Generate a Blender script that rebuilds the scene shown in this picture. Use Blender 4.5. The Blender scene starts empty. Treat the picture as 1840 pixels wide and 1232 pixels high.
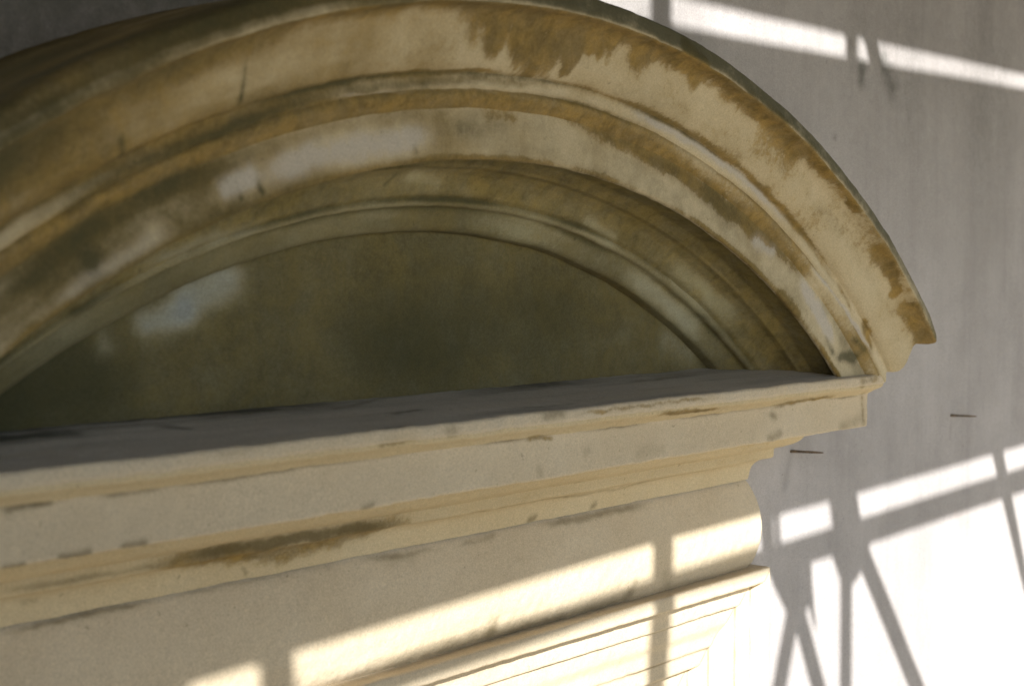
import bpy, math, random
import numpy as np
R = math.radians

# ---------------------------------------------------------------- camera, sky, sun, exposure
scene = bpy.context.scene
col = scene.collection
U = 1.4                     # metres per calibration unit
XC, ZC, DW, EYE = 1.03798, -0.82835, 1.006, 3.2   # arch centre, wall distance, eye height
cam_d = bpy.data.cameras.new('camera')
cam = bpy.data.objects.new('camera', cam_d); col.objects.link(cam)
cam.location = (-XC*U, -DW*U, EYE)
cam.rotation_euler = (R(90-2.726), 0, R(-49.53))
cam_d.sensor_width = 36.0; cam_d.lens = 2700/1840*36
cam_d.clip_start = 0.05; cam_d.clip_end = 1500
cam_d.dof.use_dof = True; cam_d.dof.focus_distance = 2.3; cam_d.dof.aperture_fstop = 5.0
scene.camera = cam

SUN_AZ, TAN_E = math.atan(1.03), 0.62                     # plan angle off the wall's normal; slope seen along the normal
SUN_EL = math.atan(TAN_E*math.cos(SUN_AZ))
world = bpy.data.worlds.new('World'); scene.world = world; world.use_nodes = True
wn = world.node_tree
sky = wn.nodes.new('ShaderNodeTexSky'); sky.sky_type = 'NISHITA'; sky.sun_disc = False
sky.sun_elevation = SUN_EL; sky.sun_rotation = R(180)+SUN_AZ
sky.dust_density = 0.7; sky.ozone_density = 1.6
wn.links.new(sky.outputs[0], wn.nodes['Background'].inputs[0])
wn.nodes['Background'].inputs[1].default_value = 0.078
sun_d = bpy.data.lights.new('sun', 'SUN'); sun_d.energy = 4.5; sun_d.angle = R(0.36); sun_d.color = (1, .98, .945)
sun = bpy.data.objects.new('sun', sun_d); col.objects.link(sun)
sun.location = (-8, -8, 6)
from mathutils import Vector
sun_dir = Vector((-math.sin(SUN_AZ)*math.cos(SUN_EL), -math.cos(SUN_AZ)*math.cos(SUN_EL), math.sin(SUN_EL)))
sun.rotation_euler = sun_dir.to_track_quat('Z', 'Y').to_euler()
vs = scene.view_settings
vs.view_transform = 'Standard'; vs.look = 'None'; vs.exposure = 1.36; vs.gamma = 1.0; vs.use_curve_mapping = False
scene.cycles.max_bounces = 8; scene.cycles.diffuse_bounces = 6

# ---------------------------------------------------------------- measured profiles and stains
# profiles, in units of U metres, camera-relative: (radius r | height z, distance d from camera plane)
ARCH=[('rim_fillet',[(1.078,1.075),(1.0765,.8380),(1.0745,.8300),(1.0725,.8272),(1.0620,.8228),(1.0605,.8218),(1.0545,.8215)]),
 ('crown_moulding',[(1.0545,.8215),(1.0532,.8250),(1.0526,.8300),(1.0506,.8365),(1.0462,.8425),(1.0392,.8468),(1.0310,.8495),(1.0230,.8520),(1.0150,.8555),(1.0085,.8600),(1.0042,.8650),(1.0022,.8700)]),
 ('sub_fillet',[(1.0022,.8700),(1.0000,.8712),(.9895,.8715),(.9882,.8745)]),
 ('ogee_moulding',[(.9882,.8745),(.9862,.8725),(.9835,.8725),(.9800,.8740),(.9765,.8775),(.9735,.8790),(.9722,.8815)]),
 ('fascia',[(.9722,.8815),(.9300,.8815),(.9275,.8828),(.9275,.8880)]),
 ('soffit',[(.9275,.8880),(.9330,.8905),(.9330,.9200),(.9260,.9300)]),
 ('bed_moulding',[(.9260,.9300),(.9235,.9305),(.9225,.9390),(.9180,.9470),(.9110,.9530),(.9050,.9560),(.9000,.9585),(.8965,.9630)]),
 ('bead',[(.8965,.9630),(.8945,.9620),(.8915,.9625),(.8895,.9660),(.8890,.9720)]),
 ('inner_band',[(.8890,.9720),(.8860,.9730),(.8700,.9800),(.8665,.9840),(.8655,1.004)])]
CORN=[('ledge',[(-.1120,1.06),(-.1165,1.0),(-.1290,.8745)]),
 ('top_fillet',[(-.1290,.8745),(-.1305,.8722),(-.1395,.8722),(-.1410,.8745)]),
 ('ogee_moulding',[(-.1410,.8745),(-.1430,.8735),(-.1450,.8745),(-.1475,.8785),(-.1500,.8830),(-.1522,.8850),(-.1536,.8878)]),
 ('corona',[(-.1536,.8878),(-.1550,.8882),(-.1940,.8882),(-.1954,.8895),(-.1950,.9440)]),
 ('bed_moulding',[(-.1950,.9440),(-.2060,.9445),(-.2123,.9480),(-.2165,.9535),(-.2195,.9605),(-.2215,.9680),(-.2222,.9722),(-.2331,.9727),(-.2345,.9740)]),
 ('cove',[(-.2345,.9740),(-.2372,.9842),(-.2395,.9885),(-.2440,.9925),(-.2500,.9945),(-.2590,.9957),(-.2615,.9965)])]
FRIEZE=[(-.2615,.9990),(-.2680,.9948),(-.2752,.9921),(-.2870,.9880),(-.3000,.9852),(-.3130,.9835),(-.3213,.9831),(-.3330,.9838),(-.3425,.9850),(-.3570,.9882),(-.3680,.9925),(-.3760,.9985)]
FRAME=[('outer_band',[(0,1.07),(0,.9760),(.0015,.9743),(.0165,.9743),(.0180,.9760),(.0182,.9930)]),
 ('flat_band',[(.0182,.9930),(.0440,.9938),(.0452,.9945),(.0455,.9995)]),
 ('ogee_moulding',[(.0455,.9995),(.0560,.9998),(.0640,1.0008),(.0700,1.0038),(.0745,1.0058),(.0800,1.0062),(.0900,1.0065),(.0912,1.0095)]),
 ('inner_band',[(.0912,1.0095),(.1100,1.0098),(.1115,1.0108),(.1120,1.0250)]),
 ('inner_frame',[(.1120,1.0250),(.1640,1.0255),(.1650,1.0260),(.1655,1.0320),(.1900,1.0320)])]

ST_ARCH=[(((0.140,0.4018),(0.136,0.4156)),0.0183,'O',0.60),(((0.177,0.3692),(0.195,0.3789)),0.0176,'O',0.70),(((0.210,0.3822),(0.227,0.4121)),0.0112,'O',0.60),(((0.280,0.3835),(0.363,0.3870)),0.0156,'O',0.55),(((0.338,0.3808),(0.435,0.4045)),0.0213,'O',0.55),(((0.410,0.3806),(0.492,0.3874)),0.0129,'O',0.40),(((0.624,0.3938),(0.664,0.3944)),0.0127,'O',0.90),(((0.664,0.3944),(0.701,0.4026)),0.0079,'O',0.85),(((0.696,0.4111),(0.698,0.4094)),0.0059,'O',0.80),(((0.733,0.3923),(0.782,0.3935)),0.0202,'O',0.95),(((0.522,0.3830),(0.555,0.3851)),0.0075,'O',0.70),(((0.692,0.4788),(0.754,0.4982)),0.0086,'O',0.60),(((0.611,0.4838),(0.671,0.4926)),0.0047,'O',0.40),(((-0.333,0.4218),(-0.335,0.4747)),0.0040,'G',0.45),(((-0.448,0.4520),(-0.444,0.4716)),0.0053,'G',0.30),(((-0.549,0.4679),(-0.441,0.4835),(-0.326,0.4883),(-0.233,0.4897)),0.0097,'O',0.70),(((0.045,0.4835),(0.240,0.4774),(0.467,0.4796),(0.733,0.4978)),0.0061,'O',0.35),(((-0.211,0.4800),(-0.131,0.4848),(-0.038,0.4767)),0.0039,'O',0.60),(((-0.548,0.4908),(-0.403,0.4963),(-0.235,0.4969)),0.0070,'G',0.45),(((-0.259,0.4963),(-0.132,0.4963),(0.030,0.4901)),0.0064,'G',0.28),(((-0.171,0.4932),(0.046,0.4908)),0.0057,'O',0.30),(((0.151,0.4893),(0.491,0.4883)),0.0061,'F',0.50),(((0.547,0.5134),(0.754,0.4982)),0.0057,'F',0.60),(((-0.553,0.5076),(-0.351,0.4994),(-0.172,0.5159),(0.054,0.5231)),0.0082,'O',0.65),(((0.056,0.5270),(0.368,0.5466),(0.573,0.5334)),0.0148,'O',0.80),(((-0.235,0.5004),(-0.132,0.5097)),0.0039,'F',0.30),(((-0.358,0.5667),(-0.328,0.5624)),0.0137,'F',0.60),(((-0.330,0.5723),(-0.261,0.5647),(-0.156,0.5696),(-0.105,0.5608)),0.0190,'F',0.62),(((-0.250,0.5564),(-0.249,0.5606)),0.0084,'G',0.50),(((-0.175,0.5575),(-0.169,0.5647)),0.0050,'G',0.30),(((-0.139,0.5779),(-0.136,0.5847)),0.0045,'G',0.35),(((-0.321,0.5698),(-0.319,0.5857)),0.0035,'G',0.50),(((-0.343,0.5643),(-0.343,0.5793)),0.0034,'G',0.40),(((-0.403,0.5812),(-0.443,0.5828),(-0.541,0.5857)),0.0139,'F',0.35),(((-0.491,0.5705),(-0.490,0.5735)),0.0083,'G',0.60),(((-0.563,0.5462),(-0.459,0.5402),(-0.340,0.5416)),0.0178,'O',0.55),(((-0.563,0.5462),(-0.459,0.5402),(-0.362,0.5412)),0.0136,'G',0.35),(((-0.075,0.5583),(-0.021,0.5599)),0.0177,'G',0.18),(((-0.052,0.5410),(0.003,0.5441)),0.0097,'O',0.25),(((0.313,0.5406),(0.413,0.5474)),0.0184,'G',0.20),(((0.436,0.5562),(0.502,0.5445)),0.0156,'F',0.45),(((0.555,0.5439),(0.679,0.5649)),0.0147,'F',0.90),(((0.517,0.5943),(0.590,0.5950)),0.0115,'O',0.50),(((0.647,0.5729),(0.689,0.5793)),0.0073,'G',0.45),(((0.689,0.5793),(0.742,0.5247)),0.0113,'G',0.50),(((0.695,0.5206),(0.744,0.5136)),0.0076,'G',0.50),(((-0.071,0.7018),(-0.025,0.7150)),0.0156,'O',-0.25),(((0.213,0.7268),(0.300,0.7371)),0.0150,'O',-0.30),(((0.378,0.7148),(0.573,0.7090)),0.0184,'O',-0.25),(((-0.103,0.7204),(-0.091,0.6948)),0.0025,'G',0.40),(((-0.407,0.7280),(-0.319,0.7319),(-0.237,0.7416)),0.0111,'F',0.32),(((0.342,0.7762),(0.447,0.7752),(0.543,0.7817)),0.0156,'F',0.28),(((0.180,0.7439),(0.341,0.7148)),0.0107,'G',0.25),(((0.497,0.7533),(0.573,0.7515)),0.0132,'G',0.25),(((-0.587,0.5945),(-0.468,0.7406),(-0.406,0.7387)),0.0103,'G',0.40)]
ST_TYM=[(((-0.386,3.1697),(-0.330,3.1918)),0.0196,'F',1.00),(((-0.448,3.1427),(-0.398,3.1541)),0.0139,'F',0.90),(((-0.502,3.1350),(-0.499,3.1197)),0.0097,'F',0.45),(((0.573,3.0888),(0.638,3.0587)),0.0204,'F',0.40),(((-0.079,3.2054),(-0.059,3.1909)),0.0438,'O',0.20),(((0.225,3.2060),(0.290,3.1896)),0.0497,'O',0.20),(((0.004,3.1459),(0.290,3.1234)),0.0497,'G',0.25),(((-0.623,3.0671),(-0.517,3.0782)),0.0360,'G',0.50),(((-0.120,3.1056),(0.047,3.0841)),0.0380,'G',0.30)]
ST_CORN=[(((0.027,0.2674),(0.093,0.2671)),0.0068,'G',0.70),(((-0.135,0.2756),(-0.127,0.2735)),0.0083,'G',0.60),(((-0.247,0.2773),(-0.202,0.2747)),0.0080,'O',0.35),(((-0.493,0.2673),(-0.435,0.2686)),0.0036,'G',0.50),(((0.892,0.2706),(0.985,0.2679)),0.0091,'O',0.60),(((-0.718,0.3122),(-0.660,0.3129)),0.0037,'G',0.70),(((-0.611,0.3126),(-0.532,0.3150)),0.0023,'G',0.40),(((0.300,0.2882),(0.471,0.2969)),0.0043,'O',0.80),(((0.026,0.3119),(0.095,0.3126)),0.0037,'O',0.60),(((0.091,0.2699),(0.468,0.2696)),0.0034,'O',0.60),(((-0.257,0.3661),(-0.245,0.3629)),0.0058,'G',0.60),(((0.063,0.3605),(0.056,0.3539)),0.0066,'G',0.45),(((0.158,0.3398),(0.166,0.3375)),0.0069,'G',0.40),(((0.285,0.3539),(0.340,0.3509)),0.0098,'G',0.35),(((0.649,0.3247),(0.656,0.3279)),0.0072,'G',0.50),(((0.639,0.3625),(0.674,0.3583)),0.0082,'G',0.50),(((0.886,0.3613),(0.947,0.3532)),0.0128,'G',0.50),(((0.956,0.3176),(0.961,0.3622)),0.0089,'O',0.50),(((0.634,0.3102),(0.846,0.3048)),0.0048,'O',0.50),(((-0.655,0.3650),(-0.627,0.3652)),0.0049,'G',0.85),(((-0.583,0.3634),(-0.558,0.3622)),0.0045,'G',0.70),(((-0.719,0.3660),(-0.684,0.3676)),0.0047,'G',0.85),(((-0.446,0.5160),(-0.268,0.5166),(-0.069,0.5205)),0.0080,'G',1.10),(((-0.453,0.5205),(-0.247,0.5497),(-0.055,0.5272)),0.0147,'O',1.00),(((-0.649,0.5176),(-0.423,0.5206)),0.0040,'G',0.50),(((-0.099,0.5231),(0.412,0.5522),(0.854,0.5231)),0.0039,'G',0.40),(((0.218,0.5777),(0.233,0.5754)),0.0066,'G',0.60),(((0.364,0.5764),(0.372,0.5712)),0.0054,'G',0.50),(((-0.315,0.5664),(-0.310,0.5740)),0.0036,'G',0.40),(((-0.607,0.5596),(-0.594,0.5587)),0.0052,'G',0.30),(((-0.650,0.1289),(-0.576,0.1323)),0.0085,'G',0.80),(((-0.610,0.0608),(-0.405,0.0703),(-0.230,0.1214)),0.0057,'G',0.80),(((-0.455,0.1375),(-0.448,0.1589)),0.0052,'G',0.70),(((-0.167,0.1919),(-0.096,0.1802)),0.0034,'G',0.60),(((-0.204,0.1328),(-0.064,0.0882),(0.178,0.0711)),0.0039,'G',0.50),(((0.218,0.1426),(0.582,0.1379)),0.0050,'G',0.50),(((-0.429,0.2389),(-0.222,0.2477)),0.0079,'F',0.30),(((0.025,0.2336),(0.166,0.2334)),0.0030,'G',0.60),(((-0.241,0.2578),(-0.206,0.2591)),0.0033,'G',0.60)]
ST_FRZ=[(((-0.631,0.0085),(-0.551,0.0050),(-0.436,0.0051)),0.0047,'G',0.80),(((-0.436,0.0051),(-0.164,0.0037)),0.0035,'G',0.40),(((0.060,0.0130),(0.156,0.0086)),0.0047,'G',0.50),(((0.231,0.0078),(0.526,0.0100)),0.0071,'G',0.75),(((-0.127,0.0081),(0.037,0.0137)),0.0045,'G',0.50),(((-0.080,0.0154),(-0.030,0.0193)),0.0117,'G',0.30),(((0.179,0.0461),(0.191,0.0478)),0.0079,'G',0.25),(((0.549,0.1280),(0.567,0.1512)),0.0125,'G',0.40),(((-0.204,0.1648),(0.034,0.1521),(0.283,0.1621),(0.542,0.1600)),0.0163,'G',0.75),(((0.124,0.1473),(0.124,0.1299)),0.0093,'G',0.50),(((0.456,0.1462),(0.464,0.1283)),0.0104,'G',0.50),(((0.539,0.1568),(0.839,0.1665)),0.0116,'G',0.35)]  # the long streak along the foot paints stain and shade together
ST_WALL=[(((1.262,3.6042),(1.261,3.5779)),0.0144,'G',0.75),(((1.360,3.6209),(1.393,3.5761)),0.0194,'G',0.75),(((1.700,2.8796),(1.691,2.8161)),0.0073,'G',0.50),(((1.003,2.8643),(0.984,2.8060)),0.0123,'G',0.55),(((0.963,2.8598),(0.970,2.7765)),0.0122,'G',0.30),(((1.658,3.1119),(1.678,2.9401)),0.0122,'F',0.30),(((1.318,2.6792),(1.819,2.6837)),0.0126,'G',0.30),(((1.839,2.9941),(1.875,2.8512)),0.0076,'G',0.30),(((2.055,3.2495),(2.065,3.1568)),0.0067,'G',0.30),(((1.151,3.4583),(1.157,3.4576)),0.0054,'G',0.50),(((0.987,3.2383),(2.087,3.2898)),0.1204,'F',0.12),(((1.731,2.6501),(1.791,2.6299)),0.0175,'O',0.35)]


# ---------------------------------------------------------------- helpers
def tag(o, label=None, cat=None, group=None, kind=None):
    if label: o['label'] = label
    if cat: o['category'] = cat
    if group: o['group'] = group
    if kind: o['kind'] = kind
    return o

def empty(name, loc):
    o = bpy.data.objects.new(name, None); col.objects.link(o); o.location = loc
    o.empty_display_size = .2
    return o

def link(name, me, mat, parent=None):
    o = bpy.data.objects.new(name, me); col.objects.link(o)
    if mat: me.materials.append(mat)
    if parent:
        o.parent = parent
    return o

_rng = np.random.RandomState(7)
_T = _rng.rand(64, 64, 64)
def vnoise(p):
    i = np.floor(p).astype(int); f = p-i; f = f*f*(3-2*f); i &= 63; j = (i+1) & 63
    def g(a, b, c): return _T[a[..., 0], b[..., 1], c[..., 2]]
    x, y, z = f[..., 0], f[..., 1], f[..., 2]
    c00 = g(i, i, i)*(1-x)+g(j, i, i)*x; c10 = g(i, j, i)*(1-x)+g(j, j, i)*x
    c01 = g(i, i, j)*(1-x)+g(j, i, j)*x; c11 = g(i, j, j)*(1-x)+g(j, j, j)*x
    return (c00*(1-y)+c10*y)*(1-z)+(c01*(1-y)+c11*y)*z
def fbm(p, s, o=3):
    v = 0; a = .5; t = 0
    for k in range(o):
        v = v+a*vnoise(p*s+17.3*k); t += a; a *= .5; s *= 2.1
    return v/t-.5

def capsules(u, s, lst, base):
    """stain amounts O, G, F at surface coordinates (u along, s across), in metres"""
    q3 = np.stack([u, s, u*0+.37], -1); wu = fbm(q3, 30, 4)*.018; ws = fbm(q3+9, 36, 4)*.012
    u = u+wu; s = s+ws
    out = {'O': np.zeros_like(u)+base[0], 'G': np.zeros_like(u)+base[1], 'F': np.zeros_like(u)+base[2]}
    for pts, w, ch, am in lst:
        d = np.full_like(u, 9.0); tl = np.zeros_like(u)
        ps = list(pts) if len(pts) > 1 else list(pts)*2
        ln = [math.hypot(c-a, e-b) for (a, b), (c, e) in zip(ps[:-1], ps[1:])]; tot = sum(ln)+1e-9; run = 0
        for ((a, b), (c, e)), l1 in zip(zip(ps[:-1], ps[1:]), ln):
            vx, vy = c-a, e-b; L = vx*vx+vy*vy+1e-9
            t = np.clip(((u-a)*vx+(s-b)*vy)/L, 0, 1)
            dn = np.hypot(u-a-t*vx, s-b-t*vy)
            tl = np.where(dn < d, (run+t*l1)/tot, tl); d = np.minimum(d, dn); run += l1
        g = am*1.15*np.exp(-1.1*(d/max(w, .004))**2)
        if tot > 5*w:                                # long streaks thin out towards their ends
            g = g*np.clip(.12+np.minimum(tl, 1-tl)/.22, 0, 1)
        out[ch] = out[ch]+g
    keep = 1-np.clip(out['F']*1.1, 0, .92)          # where the wash has flaked off, the stain went with it
    out['O'] = out['O']*keep; out['G'] = out['G']*keep
    return np.stack([np.clip(out[k], 0, 1.3) for k in 'OGF'], -1)

def resample(poly, step=.0018, sig=1.3):
    a = np.array(poly, float)*U
    seg = np.hypot(*np.diff(a, axis=0).T); s = np.concatenate([[0], np.cumsum(seg)])
    return a, s

def build_profile(parts, step):
    """all parts joined, densified, corners slightly rounded; returns arrays and the index range of each part"""
    pts = []; cut = [0.0]
    for nm, p in parts:
        for q in p:
            if not pts or pts[-1] != q: pts.append(q)
        a = np.array(pts); cut.append(np.hypot(*np.diff(a, axis=0).T).sum()*U)
    a = np.array(pts)*U; s = np.concatenate([[0], np.cumsum(np.hypot(*np.diff(a, axis=0).T))])
    n = int(s[-1]/step); t = np.linspace(0, s[-1], n)
    A = np.interp(t, s, a[:, 0]); B = np.interp(t, s, a[:, 1])
    k = np.array([.25, .5, .25])
    for _ in range(2):
        A[1:-1] = np.convolve(A, k, 'valid'); B[1:-1] = np.convolve(B, k, 'valid')
    rng = {nm: (int(round(cut[i]/s[-1]*(n-1))), int(round(cut[i+1]/s[-1]*(n-1)))) for i, (nm, _) in enumerate(parts)}
    return t, A, B, rng

def grid_mesh(name, P, stain=None, flip=False, drop=None):
    """P: (n, m, 3) grid -> smooth quad mesh with a 'stain' colour attribute"""
    n, m = P.shape[:2]
    idx = np.arange(n*m).reshape(n, m)
    q = np.stack([idx[:-1, :-1], idx[:-1, 1:], idx[1:, 1:], idx[1:, :-1]], -1).reshape(-1, 4)
    if drop is not None: q = q[~drop.reshape(-1)]
    me = bpy.data.meshes.new(name)
    me.vertices.add(n*m); me.vertices.foreach_set('co', P.reshape(-1).astype(np.float32))
    me.loops.add(q.size); me.loops.foreach_set('vertex_index', q.reshape(-1).astype(np.int32))
    me.polygons.add(len(q)); me.polygons.foreach_set('loop_start', np.arange(0, q.size, 4, dtype=np.int32))
    me.polygons.foreach_set('use_smooth', np.ones(len(q), bool))
    me.update(calc_edges=True)
    if stain is not None:
        at = me.attributes.new('stain', 'FLOAT_COLOR', 'POINT')
        c = np.ones((n*m, 4), np.float32); c[:, 3] = .35; c[:, :stain.shape[-1]] = stain.reshape(-1, stain.shape[-1])
        at.data.foreach_set('color', c.reshape(-1))
    return me

def box_mesh(name, boxes, bevel=0.0):
    import bmesh
    bm = bmesh.new()
    for (x0, x1, y0, y1, z0, z1) in boxes:
        v = [bm.verts.new(c) for c in ((x0,y0,z0),(x1,y0,z0),(x1,y1,z0),(x0,y1,z0),(x0,y0,z1),(x1,y0,z1),(x1,y1,z1),(x0,y1,z1))]
        for f in ((0,3,2,1),(4,5,6,7),(0,1,5,4),(1,2,6,5),(2,3,7,6),(3,0,4,7)): bm.faces.new([v[i] for i in f])
    if bevel: bmesh.ops.bevel(bm, geom=bm.edges[:], offset=bevel, segments=2, affect='EDGES')
    me = bpy.data.meshes.new(name); bm.to_mesh(me); bm.free()
    return me

def prism_mesh(name, poly, y0, y1):
    """outline in x,z extruded from y0 to y1"""
    n = len(poly)
    v = [(x, y0, z) for x, z in poly]+[(x, y1, z) for x, z in poly]
    f = [list(range(n)), list(range(2*n-1, n-1, -1))]+[[i, i+n, (i+1) % n+n, (i+1) % n] for i in range(n)]
    me = bpy.data.meshes.new(name); me.from_pydata(v, [], f); me.update()
    return me

def bar_poly(x0, z0, x1, z1, w0, w1=None):
    w1 = w1 or w0
    L = math.hypot(x1-x0, z1-z0); nx, nz = -(z1-z0)/L, (x1-x0)/L
    return [(x0+nx*w0/2, z0+nz*w0/2), (x1+nx*w1/2, z1+nz*w1/2), (x1-nx*w1/2, z1-nz*w1/2), (x0-nx*w0/2, z0-nz*w0/2)]

# ---------------------------------------------------------------- materials
def plaster(name, base, base2, ochre, grime, fresh, streak=0.0, bump=1.0, ko=1.0, kn=1.0, wash=0.0, fw=(.10, .75), spk_=.35, brush=0.0, gw=(.06, .95), kg=1.0):
    m = bpy.data.materials.new(name); m.use_nodes = True
    nt = m.node_tree; N = nt.nodes; Lk = nt.links
    bs = N['Principled BSDF']; bs.inputs['Roughness'].default_value = .88
    bs.inputs['Specular IOR Level'].default_value = .18
    tc = N.new('ShaderNodeTexCoord')
    def mapped(sx, sy, sz):
        mp = N.new('ShaderNodeMapping'); mp.inputs['Scale'].default_value = (sx, sy, sz)
        Lk.new(tc.outputs['Object'], mp.inputs['Vector']); return mp.outputs[0]
    def noise(scale, det=6, rough=.6, vec=None, dist=0.0):
        n = N.new('ShaderNodeTexNoise'); n.inputs['Scale'].default_value = scale; n.inputs['Detail'].default_value = det
        n.inputs['Roughness'].default_value = rough; n.inputs['Distortion'].default_value = dist
        Lk.new(vec if vec else tc.outputs['Object'], n.inputs['Vector']); return n.outputs['Fac']
    def math_(op, a, b=None, c=None, clamp=False):
        n = N.new('ShaderNodeMath'); n.operation = op; n.use_clamp = clamp
        for i, v in enumerate((a, b, c)):
            if v is None: continue
            if isinstance(v, (int, float)): n.inputs[i].default_value = v
            else: Lk.new(v, n.inputs[i])
        return n.outputs[0]
    def ramp(v, lo, hi):
        n = N.new('ShaderNodeMapRange'); n.interpolation_type = 'SMOOTHSTEP'
        n.inputs['From Min'].default_value = lo; n.inputs['From Max'].default_value = hi
        Lk.new(v, n.inputs['Value']); return n.outputs['Result']
    def mix(f, a, b):
        n = N.new('ShaderNodeMix'); n.data_type = 'RGBA'
        if isinstance(f, (int, float)): n.inputs['Factor'].default_value = f
        else: Lk.new(f, n.inputs['Factor'])
        for k, v in (('A', a), ('B', b)):
            s = [i for i in n.inputs if i.name == k and i.type == 'RGBA'][0]
            if isinstance(v, tuple): s.default_value = (*v, 1)
            else: Lk.new(v, s)
        return [o for o in n.outputs if o.type == 'RGBA'][0]
    at = N.new('ShaderNodeAttribute'); at.attribute_name = 'stain'
    sp = N.new('ShaderNodeSeparateColor'); Lk.new(at.outputs['Color'], sp.inputs[0])
    nb = noise(9, 6, .62); nm = noise(38, 8, .68, dist=.4); nf = noise(150, 6, .7); ng = noise(430, 3, .6); nl = noise(2.4, 4, .55)
    def masked(ch, lo, hi, kb, km, kf, kk=1.0):
        n = math_('MULTIPLY', math_('SUBTRACT', nb, .5), kb)
        n = math_('MULTIPLY_ADD', math_('SUBTRACT', nm, .5), km, n)
        n = math_('MULTIPLY_ADD', math_('SUBTRACT', nf, .5), kf, n)
        v = math_('ADD', math_('MULTIPLY', ch, math_('MULTIPLY_ADD', n, 2.2*kn*kk, 1.0)), math_('MULTIPLY', n, spk_*kn*kk))
        return ramp(v, lo, hi)
    c = mix(ramp(math_('ADD', math_('MULTIPLY', nl, .6), math_('MULTIPLY', nb, .4)), .36, .64), base, base2)
    if streak:
        vs_ = noise(7, 7, .65, mapped(1, 1, .10)); vf = noise(26, 6, .65, mapped(1, 1, .05))
        f = math_('ADD', math_('MULTIPLY', ramp(vs_, .42, .72), .55), math_('MULTIPLY', ramp(vf, .45, .75), .45))
        c = mix(math_('MULTIPLY', f, streak), c, tuple(x*.62 for x in base))
    if wash:
        wv = math_('ADD', math_('MULTIPLY', sp.outputs[0], .9), math_('MULTIPLY_ADD', math_('SUBTRACT', nb, .5), 1.3, math_('MULTIPLY', math_('SUBTRACT', nl, .5), 1.6)))
        c = mix(math_('MULTIPLY', ramp(wv, -.25, .75), wash), c, (.36, .255, .10))
    c = mix(masked(sp.outputs[2], fw[0], fw[1], .5, .6, .3), c, fresh)
    if brush:
        br = noise(34, 6, .7, mapped(.10, 1, 1.0))
        c = mix(math_('MULTIPLY', ramp(br, .40, .70), brush), c, tuple(x*.55 for x in base))
    nd = noise(17, 7, .66, dist=.6)
    dens = math_('MULTIPLY_ADD', ramp(math_('ADD', math_('MULTIPLY', nd, .65), math_('MULTIPLY', nf, .35)), .30, .62), .42, .53)
    oc = mix(ramp(math_('ADD', math_('MULTIPLY', nm, .6), math_('MULTIPLY', nd, .4)), .38, .64), tuple(x*.62 for x in ochre), (ochre[0]*1.75, ochre[1]*1.72, ochre[2]*1.9))
    crisp = masked(sp.outputs[0], .26, .52, .8, .8, .75); soft = masked(sp.outputs[0], -.02, .85, .6, .35, .15)
    om = math_('ADD', math_('MULTIPLY', crisp, at.outputs['Alpha']), math_('MULTIPLY', soft, math_('SUBTRACT', 1.0, at.outputs['Alpha'])))
    c = mix(math_('MULTIPLY', om, dens), c, oc)
    c = mix(math_('MULTIPLY', masked(sp.outputs[1], gw[0], gw[1], .8, .7, .4, kg), .86), c, grime)
    # sand grain and specks
    g = math_('MULTIPLY_ADD', math_('SUBTRACT', ng, .5), .72, 1.0)
    g = math_('MULTIPLY_ADD', math_('SUBTRACT', nf, .5), .28, g)
    hs = N.new('ShaderNodeHueSaturation'); Lk.new(c, hs.inputs['Color']); Lk.new(g, hs.inputs['Value'])
    spk = ramp(noise(95, 3, .5), .70, .76)
    c = mix(math_('MULTIPLY', spk, .35), hs.outputs[0], tuple(x*.8 for x in grime))
    Lk.new(c, bs.inputs['Base Color'])
    h = math_('ADD', math_('MULTIPLY', nf, .35), math_('ADD', math_('MULTIPLY', nm, 1.0), math_('MULTIPLY', ng, .12)))
    bp = N.new('ShaderNodeBump'); bp.inputs['Strength'].default_value = .55*bump; bp.inputs['Distance'].default_value = .0035
    Lk.new(h, bp.inputs['Height']); Lk.new(bp.outputs[0], bs.inputs['Normal'])
    return m

OCH, GRM, FRS = (.188, .127, .034), (.056, .055, .026), (.50, .455, .385)
M_CREAM = plaster('aged_cream_plaster', (.56, .475, .315), (.63, .55, .385), OCH, GRM, FRS, kn=.85, wash=.75, spk_=.5, kg=.7, gw=(.02, 1.0))
M_TYMP = plaster('olive_brown_plaster', (.47, .435, .275), (.55, .51, .335), (.16, .122, .036), GRM, (.33, .35, .34), kn=.28, bump=.5, wash=.4, fw=(-.1, 1.25), brush=.35, gw=(-.02, 1.15))
M_BOUNCE_GOLD = plaster('bounce_yellow_limewash', (.60, .485, .30), (.65, .545, .36), OCH, (.13, .10, .045), FRS, kn=.8, kg=.6, gw=(0, 1.1))  # warm bounce on the down-facing mouldings, painted into the base yellow
M_SOFT = plaster('cream_limewash', (.58, .48, .335), (.63, .535, .39), OCH, (.14, .11, .055), FRS, kn=.8, kg=.6, gw=(0, 1.15))
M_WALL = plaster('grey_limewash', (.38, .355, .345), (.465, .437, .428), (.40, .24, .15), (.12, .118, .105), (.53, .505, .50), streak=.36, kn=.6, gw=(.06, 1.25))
M_LEDGE = plaster('lead_grey_plaster', (.47, .435, .385), (.56, .52, .47), OCH, (.05, .05, .038), FRS, kn=.6, kg=.5, gw=(0, 1.2))

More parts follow.
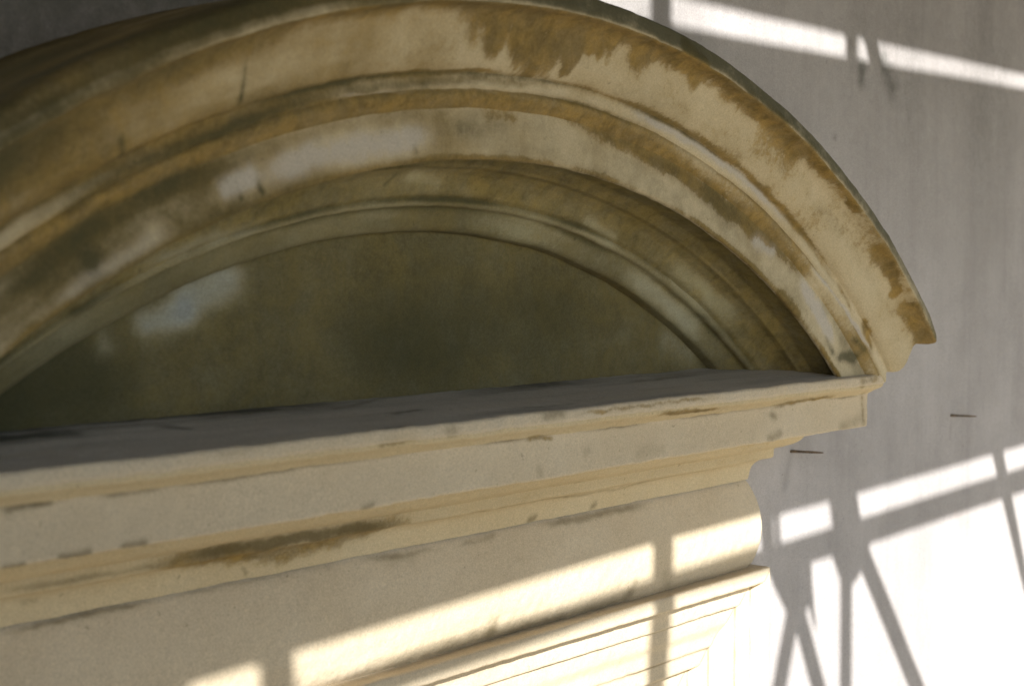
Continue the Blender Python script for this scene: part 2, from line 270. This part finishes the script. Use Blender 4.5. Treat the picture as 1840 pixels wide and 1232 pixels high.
def simple(name, c1, c2, scale=30, rough=.7, metal=0, stretch=(1, 1, 1)):
    m = bpy.data.materials.new(name); m.use_nodes = True; N = m.node_tree.nodes; Lk = m.node_tree.links
    bs = N['Principled BSDF']; bs.inputs['Roughness'].default_value = rough; bs.inputs['Metallic'].default_value = metal
    tc = N.new('ShaderNodeTexCoord'); mp = N.new('ShaderNodeMapping'); mp.inputs['Scale'].default_value = stretch
    n = N.new('ShaderNodeTexNoise'); n.inputs['Scale'].default_value = scale; n.inputs['Detail'].default_value = 8
    r = N.new('ShaderNodeValToRGB'); r.color_ramp.elements[0].color = (*c1, 1); r.color_ramp.elements[1].color = (*c2, 1)
    r.color_ramp.elements[0].position = .35; r.color_ramp.elements[1].position = .65
    Lk.new(tc.outputs['Object'], mp.inputs[0]); Lk.new(mp.outputs[0], n.inputs['Vector']); Lk.new(n.outputs['Fac'], r.inputs[0]); Lk.new(r.outputs[0], bs.inputs['Base Color'])
    return m
M_IRON = simple('rusty_iron', (.09, .07, .05), (.20, .14, .09), 120, .75, .3)
M_PAINTED = simple('painted_timber', (.05, .06, .05), (.09, .10, .085), 12, .7, 0, (1, 8, 8))
M_GROUND = simple('warm_stone_paving', (.36, .32, .25), (.45, .40, .32), 3, .9)
M_TERR = simple('pale_bounce_stone', (.50, .42, .30), (.58, .50, .37), 4, .9)
M_SHADE_BOARD = simple('dark_shade_boards', (.05, .047, .042), (.09, .085, .075), 8, .8, 0, (1, 10, 1))

# ---------------------------------------------------------------- setting: ground
me = bpy.data.meshes.new('ground')
me.from_pydata([(-300, -300, 0), (300, -300, 0), (300, 300, 0), (-300, 300, 0)], [], [[0, 1, 2, 3]])
tag(link('ground', me, M_GROUND), kind='structure')
tag(link('bounce_terrace', box_mesh('bounce_terrace', [(-5.5, 8.5, -3.2, 0, .004, .6)]), M_TERR), kind='structure')  # unseen raised floor, added pale and warm to bounce light upwards

# ---------------------------------------------------------------- the wall: one slab, finely gridded where it is seen
HX, HZ = .6097*U-.012, -.3735*U+EYE-.012            # the door opening, just inside the frame's outer edge
gx = np.concatenate([np.linspace(-6, -HX, 30), np.linspace(-HX, HX, 60)[1:], np.linspace(HX, 2.7, 260)[1:], np.linspace(2.7, 9, 20)[1:]])
gz = np.concatenate([np.linspace(0, .6, 3), np.linspace(.6, 1.95, 12)[1:], np.linspace(1.95, HZ, 100)[1:], np.linspace(HZ, 4.1, 190)[1:], np.linspace(4.1, 7.5, 16)[1:]])
G = np.zeros((len(gz), len(gx), 3)); G[..., 0] = gx[None]; G[..., 2] = gz[:, None]
G[..., 1] = fbm(G, 2.2, 3)*.005+fbm(G, 14, 2)*.0018+.002
mx, mz = (gx[1:]+gx[:-1])/2, (gz[1:]+gz[:-1])/2
hole = (np.abs(mx)[None, :] < HX) & (mz[:, None] < HZ) & (mz[:, None] > .6)
st = capsules(G[..., 0], G[..., 2], [(p, w*1.3, c, a*.65) for p, w, c, a in ST_WALL], (0, 0, 0))
st[..., 1] += np.clip(fbm(G*np.array([1, 1, .35]), 1.6, 3)*1.1-.06, 0, .5)
st[..., 1] += 1.2*np.clip((.1-G[..., 0])/.8, 0, 1)*np.clip((G[..., 2]-3.2)/.3, 0, 1)  # shade of the upper-left corner, painted in through the grime channel
st[..., 1] += .48*np.clip((G[..., 2]-3.1)/.55, 0, 1)*np.clip(.75+2.2*fbm(G*np.array([1, 1, .3])+3, 3.2, 4), 0, 1.4)   # mottled darkening towards the top
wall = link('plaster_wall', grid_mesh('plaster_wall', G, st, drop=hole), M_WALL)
sol = wall.modifiers.new('thickness', 'SOLIDIFY'); sol.thickness = .35; sol.offset = -1
tag(wall, 'grey limewashed plaster wall with vertical rain streaks, behind the pediment', 'wall', kind='thing')

# ---------------------------------------------------------------- the door surround
surround = empty('door_surround', (0, 0, 0))
tag(surround, 'cream stuccoed door surround with an arched pediment and ochre stains', 'door surround', kind='thing')

def wobble(P, a1=.0017, a2=.0010):
    """hand-run plaster is never quite true"""
    n = np.stack([fbm(P+5, 9, 2), fbm(P+31, 9, 2), fbm(P+57, 9, 2)], -1)*2*a1
    m = np.stack([fbm(P+5, 55, 2), fbm(P+31, 55, 2), fbm(P+57, 55, 2)], -1)*2*a2
    return P+n+m

MIT = 1.584*U                                    # |x| + distance = MIT along every mitred corner
def mitre(d): return MIT-d

# arched raking cornice
s, r, d = [None]*3
s, r, d, rng = build_profile(ARCH, .0019)
zc = ZC*U; zclip = -.139*U
xe = np.minimum(np.minimum(mitre(d), (.7515-.013*np.clip((r/U-1.060)/.016, 0, 1)**2)*U), r*.995); ze = zc+np.sqrt(r*r-xe*xe)
phi_e = np.where(ze > zclip, np.arcsin(xe/r), np.arccos(np.clip((zclip-zc)/r, -1, 1)))
NA = 900
tt = np.linspace(-1, 1, NA)
phi = tt[None, :]*phi_e[:, None]
X = r[:, None]*np.sin(phi); Z = zc+r[:, None]*np.cos(phi)+EYE; Y = np.repeat((d-DW*U)[:, None], NA, 1)
back = np.linspace(0, 1, 12)[1:]
def with_returns(X, Y, Z):
    yb = .02
    Yr = Y[:, -1:]*(1-back)+yb*back; Yl = (Y[:, :1]*(1-back)+yb*back)[:, ::-1]
    Xr = np.repeat(X[:, -1:], 11, 1); Zr = np.repeat(Z[:, -1:], 11, 1)
    Xl = np.repeat(X[:, :1], 11, 1); Zl = np.repeat(Z[:, :1], 11, 1)
    return np.stack([np.hstack([Xl, X, Xr]), np.hstack([Yl, Y, Yr]), np.hstack([Zl, Z, Zr])], -1)
P = wobble(with_returns(X, Y, Z))
ph = np.hstack([np.repeat(phi[:, :1], 11, 1), phi, np.repeat(phi[:, -1:], 11, 1)])
ss = np.repeat(s[:, None], P.shape[1], 1)
ARC_BASE = {'rim_fillet': (.10, .85, .03), 'crown_moulding': (.23, .10, .03), 'sub_fillet': (.12, .12, .15), 'ogee_moulding': (.46, .04, 0), 'fascia': (.10, .36, .06),
            'soffit': (.75, .42, 0), 'bed_moulding': (.68, .28, 0), 'bead': (.40, .40, .03), 'inner_band': (.50, .58, .03)}  # bead and inner band stained darker to paint in the recess shade
lst = [(tuple((a*U, b) for a, b in pts), w, ch, am) for pts, w, ch, am in ST_ARCH]
arch_parts = {}
for nm, (i0, i1) in rng.items():
    sl = slice(i0, i1+1)
    st = capsules(ph[sl]*U, ss[sl], lst, ARC_BASE[nm])
    st[..., 0] += .55*fbm(np.stack([ph[sl]*U*6, ss[sl]*22, ss[sl]*0+2], -1), 1, 3)*(1.0 if nm in ('ogee_moulding', 'bed_moulding', 'inner_band') else .55)
    st[..., 1] += .5*fbm(np.stack([ph[sl]*U*5, ss[sl]*26, ss[sl]*0+9], -1), 1, 3)
    if nm == 'crown_moulding':                     # ochre wash run down from the top edge, ragged and dripping
        tq = (ss[sl]-s[i0])/(s[i1]-s[i0]); pq = ph[sl]
        edge = np.interp(pq, [-.8, -.45, -.25, -.12, -.07, 0, .06, .12, .2, .3, .45, .6, .8], [.50, .48, .34, .28, .78, .86, .76, .42, .40, .30, .26, .14, .16])
        amt = np.interp(pq, [-.8, -.3, -.1, .1, .25, .45, .6, .8], [.75, .75, .8, .95, .85, .8, .6, .7])
        q1 = np.stack([pq*U*46, tq*1.6, tq*0+3], -1); q2 = np.stack([pq*U*9, tq*2, tq*0+8], -1)
        rag = 1.5*fbm(q1, 1, 4)+1.1*fbm(q2, 1, 3)
        near = np.exp(-((pq-.02)/.10)**2)
        v = np.clip((edge-tq)*2.2+rag*(.42+1.15*near)+.10, 0, 1)
        st[..., 0] = np.clip(st[..., 0]+amt*v*v*(3-2*v)*(1-np.clip(st[..., 2], 0, 1)), 0, 1.2)
        st[..., 1] += .28*v*np.clip((-pq+.1)/.3, 0, 1)
    if nm == 'fascia':                             # rusty line along the drip edge
        st[..., 0] += .75*np.exp(-((ss[sl]-s[i1]+.009)/.005)**2)*np.clip(.6+1.6*fbm(np.stack([ph[sl]*U*8, ss[sl]*0, ss[sl]*0+5], -1), 1, 3), 0, 1)
    if nm in ('fascia', 'crown_moulding', 'ogee_moulding', 'rim_fillet', 'sub_fillet'):   # left-end stain, deepened to paint in the shade there
        lf = np.clip((-ph[sl]-.05)/.5, 0, 1)
        mot = np.clip(.42+2.6*fbm(np.stack([ph[sl]*U*4.5, ss[sl]*34, ss[sl]*0+6], -1), 1, 4), -.1, 1.1)
        st[..., 0] += lf*(.16+.55*mot)*(1-np.clip(st[..., 2], 0, 1)); st[..., 1] += lf*(.10+.32*mot)*(1-np.clip(st[..., 2], 0, 1))
    if nm == 'rim_fillet':
        lft = np.clip(-ph[sl]*3, 0, 1); top = np.clip((s[i1]-.001-.010*lft-ss[sl])/.004, 0, 1)
        st[..., 1] += (.15-.45*lft-.35*np.clip((ph[sl]-.35)/.3, 0, 1))*top-.35*(1-top); st[..., 0] += .45*lft*top
    for ij, am in ((i0, {'sub_fillet': .8, 'ogee_moulding': .5, 'bed_moulding': .6, 'bead': .7, 'inner_band': .5}.get(nm, 0)), (i1, {'crown_moulding': .45, 'sub_fillet': .5, 'ogee_moulding': .35, 'bed_moulding': .6, 'bead': .5, 'inner_band': .6}.get(nm, 0))):
        if am:                                     # dirt lodged in the joints between mouldings
            gr = np.exp(-((ss[sl]-s[ij])/.0055)**2)*np.clip(.5+2.2*fbm(np.stack([ph[sl]*U*6, ss[sl]*12, ss[sl]*0+ij], -1), 1, 4), 0, 1.2)
            st[..., 1] += am*gr*(1-.7*np.clip((ph[sl]-.1)/.5, 0, 1)); st[..., 0] += .5*am*gr
    al = np.clip((ph[sl]+.22)/.25, 0, 1)*(.62 if nm in ('crown_moulding', 'rim_fillet', 'fascia') else .35)
    arch_parts[nm] = (grid_mesh('arch_'+nm, P[sl], np.concatenate([st, al[..., None]], -1)), nm)
arch = link('arched_cornice', arch_parts['fascia'][0], M_CREAM, surround)
for nm in ('rim_fillet', 'crown_moulding', 'sub_fillet', 'ogee_moulding', 'soffit', 'bed_moulding', 'bead', 'inner_band'):
    link(nm, arch_parts[nm][0], M_TYMP if nm in ('bed_moulding', 'bead', 'inner_band', 'soffit') else M_CREAM, arch)

# tympanum
gx = np.linspace(-.68*U, .68*U, 380); gz = np.linspace(-.15*U, .06*U, 130)
G = np.zeros((130, 380, 3)); G[..., 0] = gx[None]; G[..., 2] = gz[:, None]+EYE
G[..., 1] = (.997-DW)*U+fbm(G, 4, 3)*.004
st = capsules(G[..., 0], G[..., 2], [(p, w*1.5, c, a*(.62 if c == 'F' else .85)) for p, w, c, a in ST_TYM], (.62, .60, 0))
tymp = link('tympanum', grid_mesh('tympanum', G, st), M_TYMP, surround)
tag(tymp, 'olive brown plaster field under the arch with a pale worn patch')

# straight cornice
s, z, d, rng = build_profile(CORN, .0019)
NX = 900
X = tt[None, :]*mitre(d)[:, None]; Z = np.repeat((z+EYE)[:, None], NX, 1); Y = np.repeat((d-DW*U)[:, None], NX, 1)
P = wobble(with_returns(X, Y, Z))
ss = np.repeat(s[:, None], P.shape[1], 1)
CB = {'ledge': (0, .10, 0), 'top_fillet': (.02, .04, .25), 'ogee_moulding': (.22, 0, 0), 'corona': (.02, .03, .12), 'bed_moulding': (.24, 0, 0), 'cove': (.16, 0, 0)}
cm = {}
for nm, (i0, i1) in rng.items():
    sl = slice(i0, i1+1)
    st = capsules(P[sl][..., 0], ss[sl], [(p, w*(2.0 if nm == 'ledge' else 1.2), c, a*(.55 if nm == 'ledge' else .95)) for p, w, c, a in ST_CORN], CB[nm])
    k = (14, 40) if nm != 'ledge' else (5, 60)
    st[..., 1] += (.35 if nm != 'ledge' else .9)*np.clip(fbm(np.stack([P[sl][..., 0]*k[0], ss[sl]*k[1], ss[sl]*0], -1), 1, 3), -.1, 1)
    if nm == 'ledge':         # dirt lying in the back corner, heavier towards the left
        xx = P[sl][..., 0]
        st[..., 1] += np.exp(-((ss[sl]-.085)/.055)**2)*np.clip(.55+2.4*fbm(np.stack([xx*4, ss[sl]*26, xx*0+2], -1), 1, 4), 0, 1.2)*np.clip(.75-.75*xx, .15, 1.1)
        st[..., 2] += np.clip(2.0*fbm(np.stack([xx*5, ss[sl]*40, xx*0+12], -1), 1, 4), 0, .6)
    if nm == 'corona':        # dirt lodged under the little ogee
        st[..., 1] += np.exp(-((ss[sl]-s[i0])/.004)**2)*np.clip(.35+1.6*fbm(np.stack([P[sl][..., 0]*9, ss[sl]*0, ss[sl]*0+4], -1), 1, 3), 0, 1)
    cm[nm] = grid_mesh('cornice_'+nm, P[sl], st)
corn = link('cornice', cm['corona'], M_SOFT, surround)
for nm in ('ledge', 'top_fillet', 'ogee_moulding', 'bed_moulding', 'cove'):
    link(nm, cm[nm], {'ledge': M_LEDGE, 'top_fillet': M_SOFT}.get(nm, M_BOUNCE_GOLD), corn)

# bulging frieze
s, z, d, rng = build_profile([('frieze', FRIEZE)], .0022)
X = tt[None, :]*mitre(d)[:, None]; Z = np.repeat((z+EYE)[:, None], NX, 1); Y = np.repeat((d-DW*U)[:, None], NX, 1)
P = wobble(with_returns(X, Y, Z)); ss = np.repeat(s[:, None], P.shape[1], 1)
st = capsules(P[..., 0], ss, [(p, w*1.2, c, a*.8) for p, w, c, a in ST_FRZ], (.0, .02, .05))
frz = link('frieze', grid_mesh('frieze', P, st), M_SOFT, surround)

# moulded door frame: left upright, head and right upright in one run
s, w, d, rng = build_profile(FRAME, .0021)
xo, zo = .6097*U, -.3735*U+EYE
nv, nh = 260, 700
zb = .605
X = np.zeros((len(w), nv*2+nh)); Z = X.copy(); Y = np.repeat((d-DW*U)[:, None], X.shape[1], 1)
for i, ww in enumerate(w):
    xa, za = xo-ww, zo-ww
    zz = np.concatenate([np.linspace(zb, za-.6, 40)[:-1], np.linspace(za-.6, za, nv-39)])
    X[i] = np.concatenate([np.full(nv, -xa), np.linspace(-xa, xa, nh), np.full(nv, xa)])
    Z[i] = np.concatenate([zz, np.full(nh, za), zz[::-1]])
P = wobble(np.stack([X, Y, Z], -1), .0012, .0007)
fm = {}
for nm, (i0, i1) in rng.items():
    sl = slice(i0, i1+1)
    st = capsules(P[sl][..., 0], P[sl][..., 2], [], (.03, .03, .05))
    e = np.minimum(np.abs(s[sl]-s[i0]), np.abs(s[sl]-s[i1]))[:, None]
    jl = np.exp(-(e/.0034)**2)*np.clip(.55+1.5*fbm(P[sl]*np.array([1, .2, 1]), 11, 3), 0, 1)
    st[..., 1] += jl*(1.1 if nm != 'outer_band' else .7)
    fm[nm] = grid_mesh('frame_'+nm, P[sl], st)
frame = link('door_frame', fm['flat_band'], M_SOFT, surround)
for nm in ('outer_band', 'ogee_moulding', 'inner_band', 'inner_frame'): link(nm, fm[nm], M_SOFT, frame)
xa, za = xo-.189*U, zo-.189*U
ya = (1.0320-DW)*U+.002
link('recessed_panel', box_mesh('recessed_panel', [(-xa-.01, xa+.01, ya, ya+.03, .605, za+.01)]), M_SOFT, frame)

# ---------------------------------------------------------------- nails left in the wall
def nail(loc, length, rz, droop, label):
    pts = [(0, .02), (0, 0), (.35, .001), (.7, -.002), (1.0, -.008)]
    n = 8; V = []; F = []
    prof = [(-.02, .0026), (.0, .0029), (length*.3, .0022), (length*.6, .0024), (length*.85, .0018), (length, .0011)]
    for k, (t, rr) in enumerate(prof):
        for j in range(n):
            a = 2*math.pi*j/n
            V.append((rr*math.cos(a), -t, rr*math.sin(a)-droop*max(t, 0)))
    for k in range(len(prof)-1):
        for j in range(n):
            F.append((k*n+j, k*n+(j+1) % n, (k+1)*n+(j+1) % n, (k+1)*n+j))
    F.append([j for j in range(n)][::-1]); F.append([(len(prof)-1)*n+j for j in range(n)])
    me = bpy.data.meshes.new('wall_nail'); me.from_pydata(V, [], F); me.update()
    o = link('wall_nail', me, M_IRON); o.location = loc; o.rotation_euler = (0, 0, rz)
    tag(o, label, 'nail', 'nails left in the wall')
nail((1.700, 0, 2.882), .055, R(48), .05, 'rusty nail sticking out of the open grey wall, right of the cornice')
nail((1.003, 0, 2.866), .06, R(52), .07, 'rusty nail in the wall tucked under the end of the cornice')

# ---------------------------------------------------------------- the timber veranda front that throws the shadows (stands behind the camera)
YV = -2.0
ver = empty('veranda', (0, YV, 0))
tag(ver, 'painted timber veranda whose rail, posts and braces shade the wall', 'veranda')
def vpart(name, me, mat=M_PAINTED, parent=ver):
    return link(name, me, mat, parent)
SA, SE = math.tan(SUN_AZ), TAN_E
def tx(x): return .94906*(x+4.1072)-1.4532-2.0*SA
def tz(z): return .94906*(z-4.04)+3.2+2.0*SE
y0, y1 = -.006, .006
def vprism(name, poly, ya, yb, mat=M_PAINTED):
    """outline given in the plane y = 0 of the frame, slid along the sun's rays to the depth where the piece is nailed on"""
    m = (ya+yb)/2
    vpart(name, prism_mesh(name, [(tx(x)+m*SA, tz(z)-m*SE) for x, z in poly], ya, yb), mat)
for xc_, w_ in ((-3.004, .06), (-2.832, .05), (-1.9755, .053), (-1.2925, .042), (.25, .05), (1.1, .05), (1.95, .05), (2.8, .05), (3.65, .05), (4.5, .05), (5.35, .05), (6.2, .05)):
    w_ -= .005
    vpart('post', box_mesh('post', [(tx(xc_)-w_/2, tx(xc_)+w_/2, y0, y1, 0.6, 5.35)]))
def zig(pts): return lambda x: float(np.interp(x, [p[0] for p in pts], [p[1] for p in pts]))
low = zig([(-3.3, 3.515), (-2.76, 3.536), (-2.0, 3.565), (-1.2, 3.580), (-.36, 3.602), (2.5, 3.68), (7, 3.80)])
top = zig([(-3.3, 4.440), (-1.94, 4.461), (-.39, 4.493), (2.5, 4.56), (7, 4.65)])
eave = zig([(-3.3, 4.51), (-1.8, 4.525), (-.4, 4.541), (2.5, 4.60), (7, 4.69)])
rt = zig([(-3.3, 3.455), (-2.6, 3.479), (-2.0, 3.497), (-1.2, 3.514), (-.53, 3.530), (2.5, 3.60), (7, 3.72)])
rb = zig([(-3.3, 3.425), (-2.0, 3.464), (-1.6, 3.462), (-1.2, 3.468), (-.53, 3.482), (2.5, 3.55), (7, 3.67)])
xs = [-3.3, -2.6, -2.0, -1.6, -1.2, -.53, .5, 2.5, 7]
for k in range(6):                                # lapped boards of the solid panel
    f0, f1 = k/6, (k+1)/6
    lo = [(x, low(x)*(1-f0)+top(x)*f0-(.012 if k else 0)) for x in xs]; hi = [(x, low(x)*(1-f1)+top(x)*f1) for x in xs]
    ya = y1+.001+(k % 2)*.016
    vprism('board', lo+hi[::-1], ya, ya+.015)
vprism('eave_board', [(x, eave(x)) for x in xs]+[(7, 4.99), (-3.3, 4.99)], y1+.001, y1+.03)
vprism('rail', [(x, rb(x)) for x in xs]+[(x, rt(x)) for x in xs[::-1]], y1+.001, y1+.026)
def vb(name, poly): vprism(name, poly, y1+.028, y1+.036)
vb('brace', bar_poly(-1.620, 3.60, -1.602, 3.46, .045, .04))
vb('gusset', [(-1.60, 3.48), (-1.590, 3.440), (-1.535, 3.372), (-1.47, 3.362), (-1.434, 3.38), (-1.445, 3.48)])
vb('brace', bar_poly(-1.505, 3.385, -1.655, 2.98, .046))
vb('brace', bar_poly(-1.500, 3.385, -1.30, 2.98, .044))
vb('gusset', [(-1.372, 3.60), (-1.352, 3.52), (-1.348, 3.45), (-1.314, 3.40), (-1.27, 3.385), (-1.24, 3.40), (-1.187, 3.467), (-1.235, 3.52), (-1.262, 3.60)])
vb('brace', bar_poly(-1.235, 3.46, -.89, 3.02, .052))
vb('brace', bar_poly(-.53, 3.62, -.30, 3.19, .058, .03))
vb('brace', bar_poly(-1.226, 4.56, -1.166, 4.44, .05))
vb('hook', [(-1.452, 3.40), (-1.434, 3.40), (-1.428, 3.352), (-1.420, 3.318), (-1.436, 3.345)])
vb('hook', [(-1.585, 3.59), (-1.572, 3.59), (-1.560, 3.49), (-1.575, 3.49)])
for k in range(10):                               # unseen boarded left end, added to darken that side
    vpart('end_shade_board', box_mesh('end_shade_board', [(-3.285-(k % 2)*.012, -3.262-(k % 2)*.012, -.10+k*.21, .118+k*.21, .6, 5.34)]), M_SHADE_BOARD)
for k in range(13):                               # unseen boarding to sill height, added to cut fill light on the left
    vpart('sill_shade_board', box_mesh('sill_shade_board', [(-3.25, tx(-1.30), y1+.001+(k % 2)*.016, y1+.016+(k % 2)*.016, .605+k*.205, .605+k*.205+.215)]))
for k in range(20):                               # unseen roof boards, running out from the wall, added to darken the top
    a = -3.35+k*.5
    vpart('roof_shade_board', box_mesh('roof_shade_board', [(a, a+.515, -.45, 1.97, 5.35+(k % 2)*.026, 5.374+(k % 2)*.026)]), M_SHADE_BOARD)
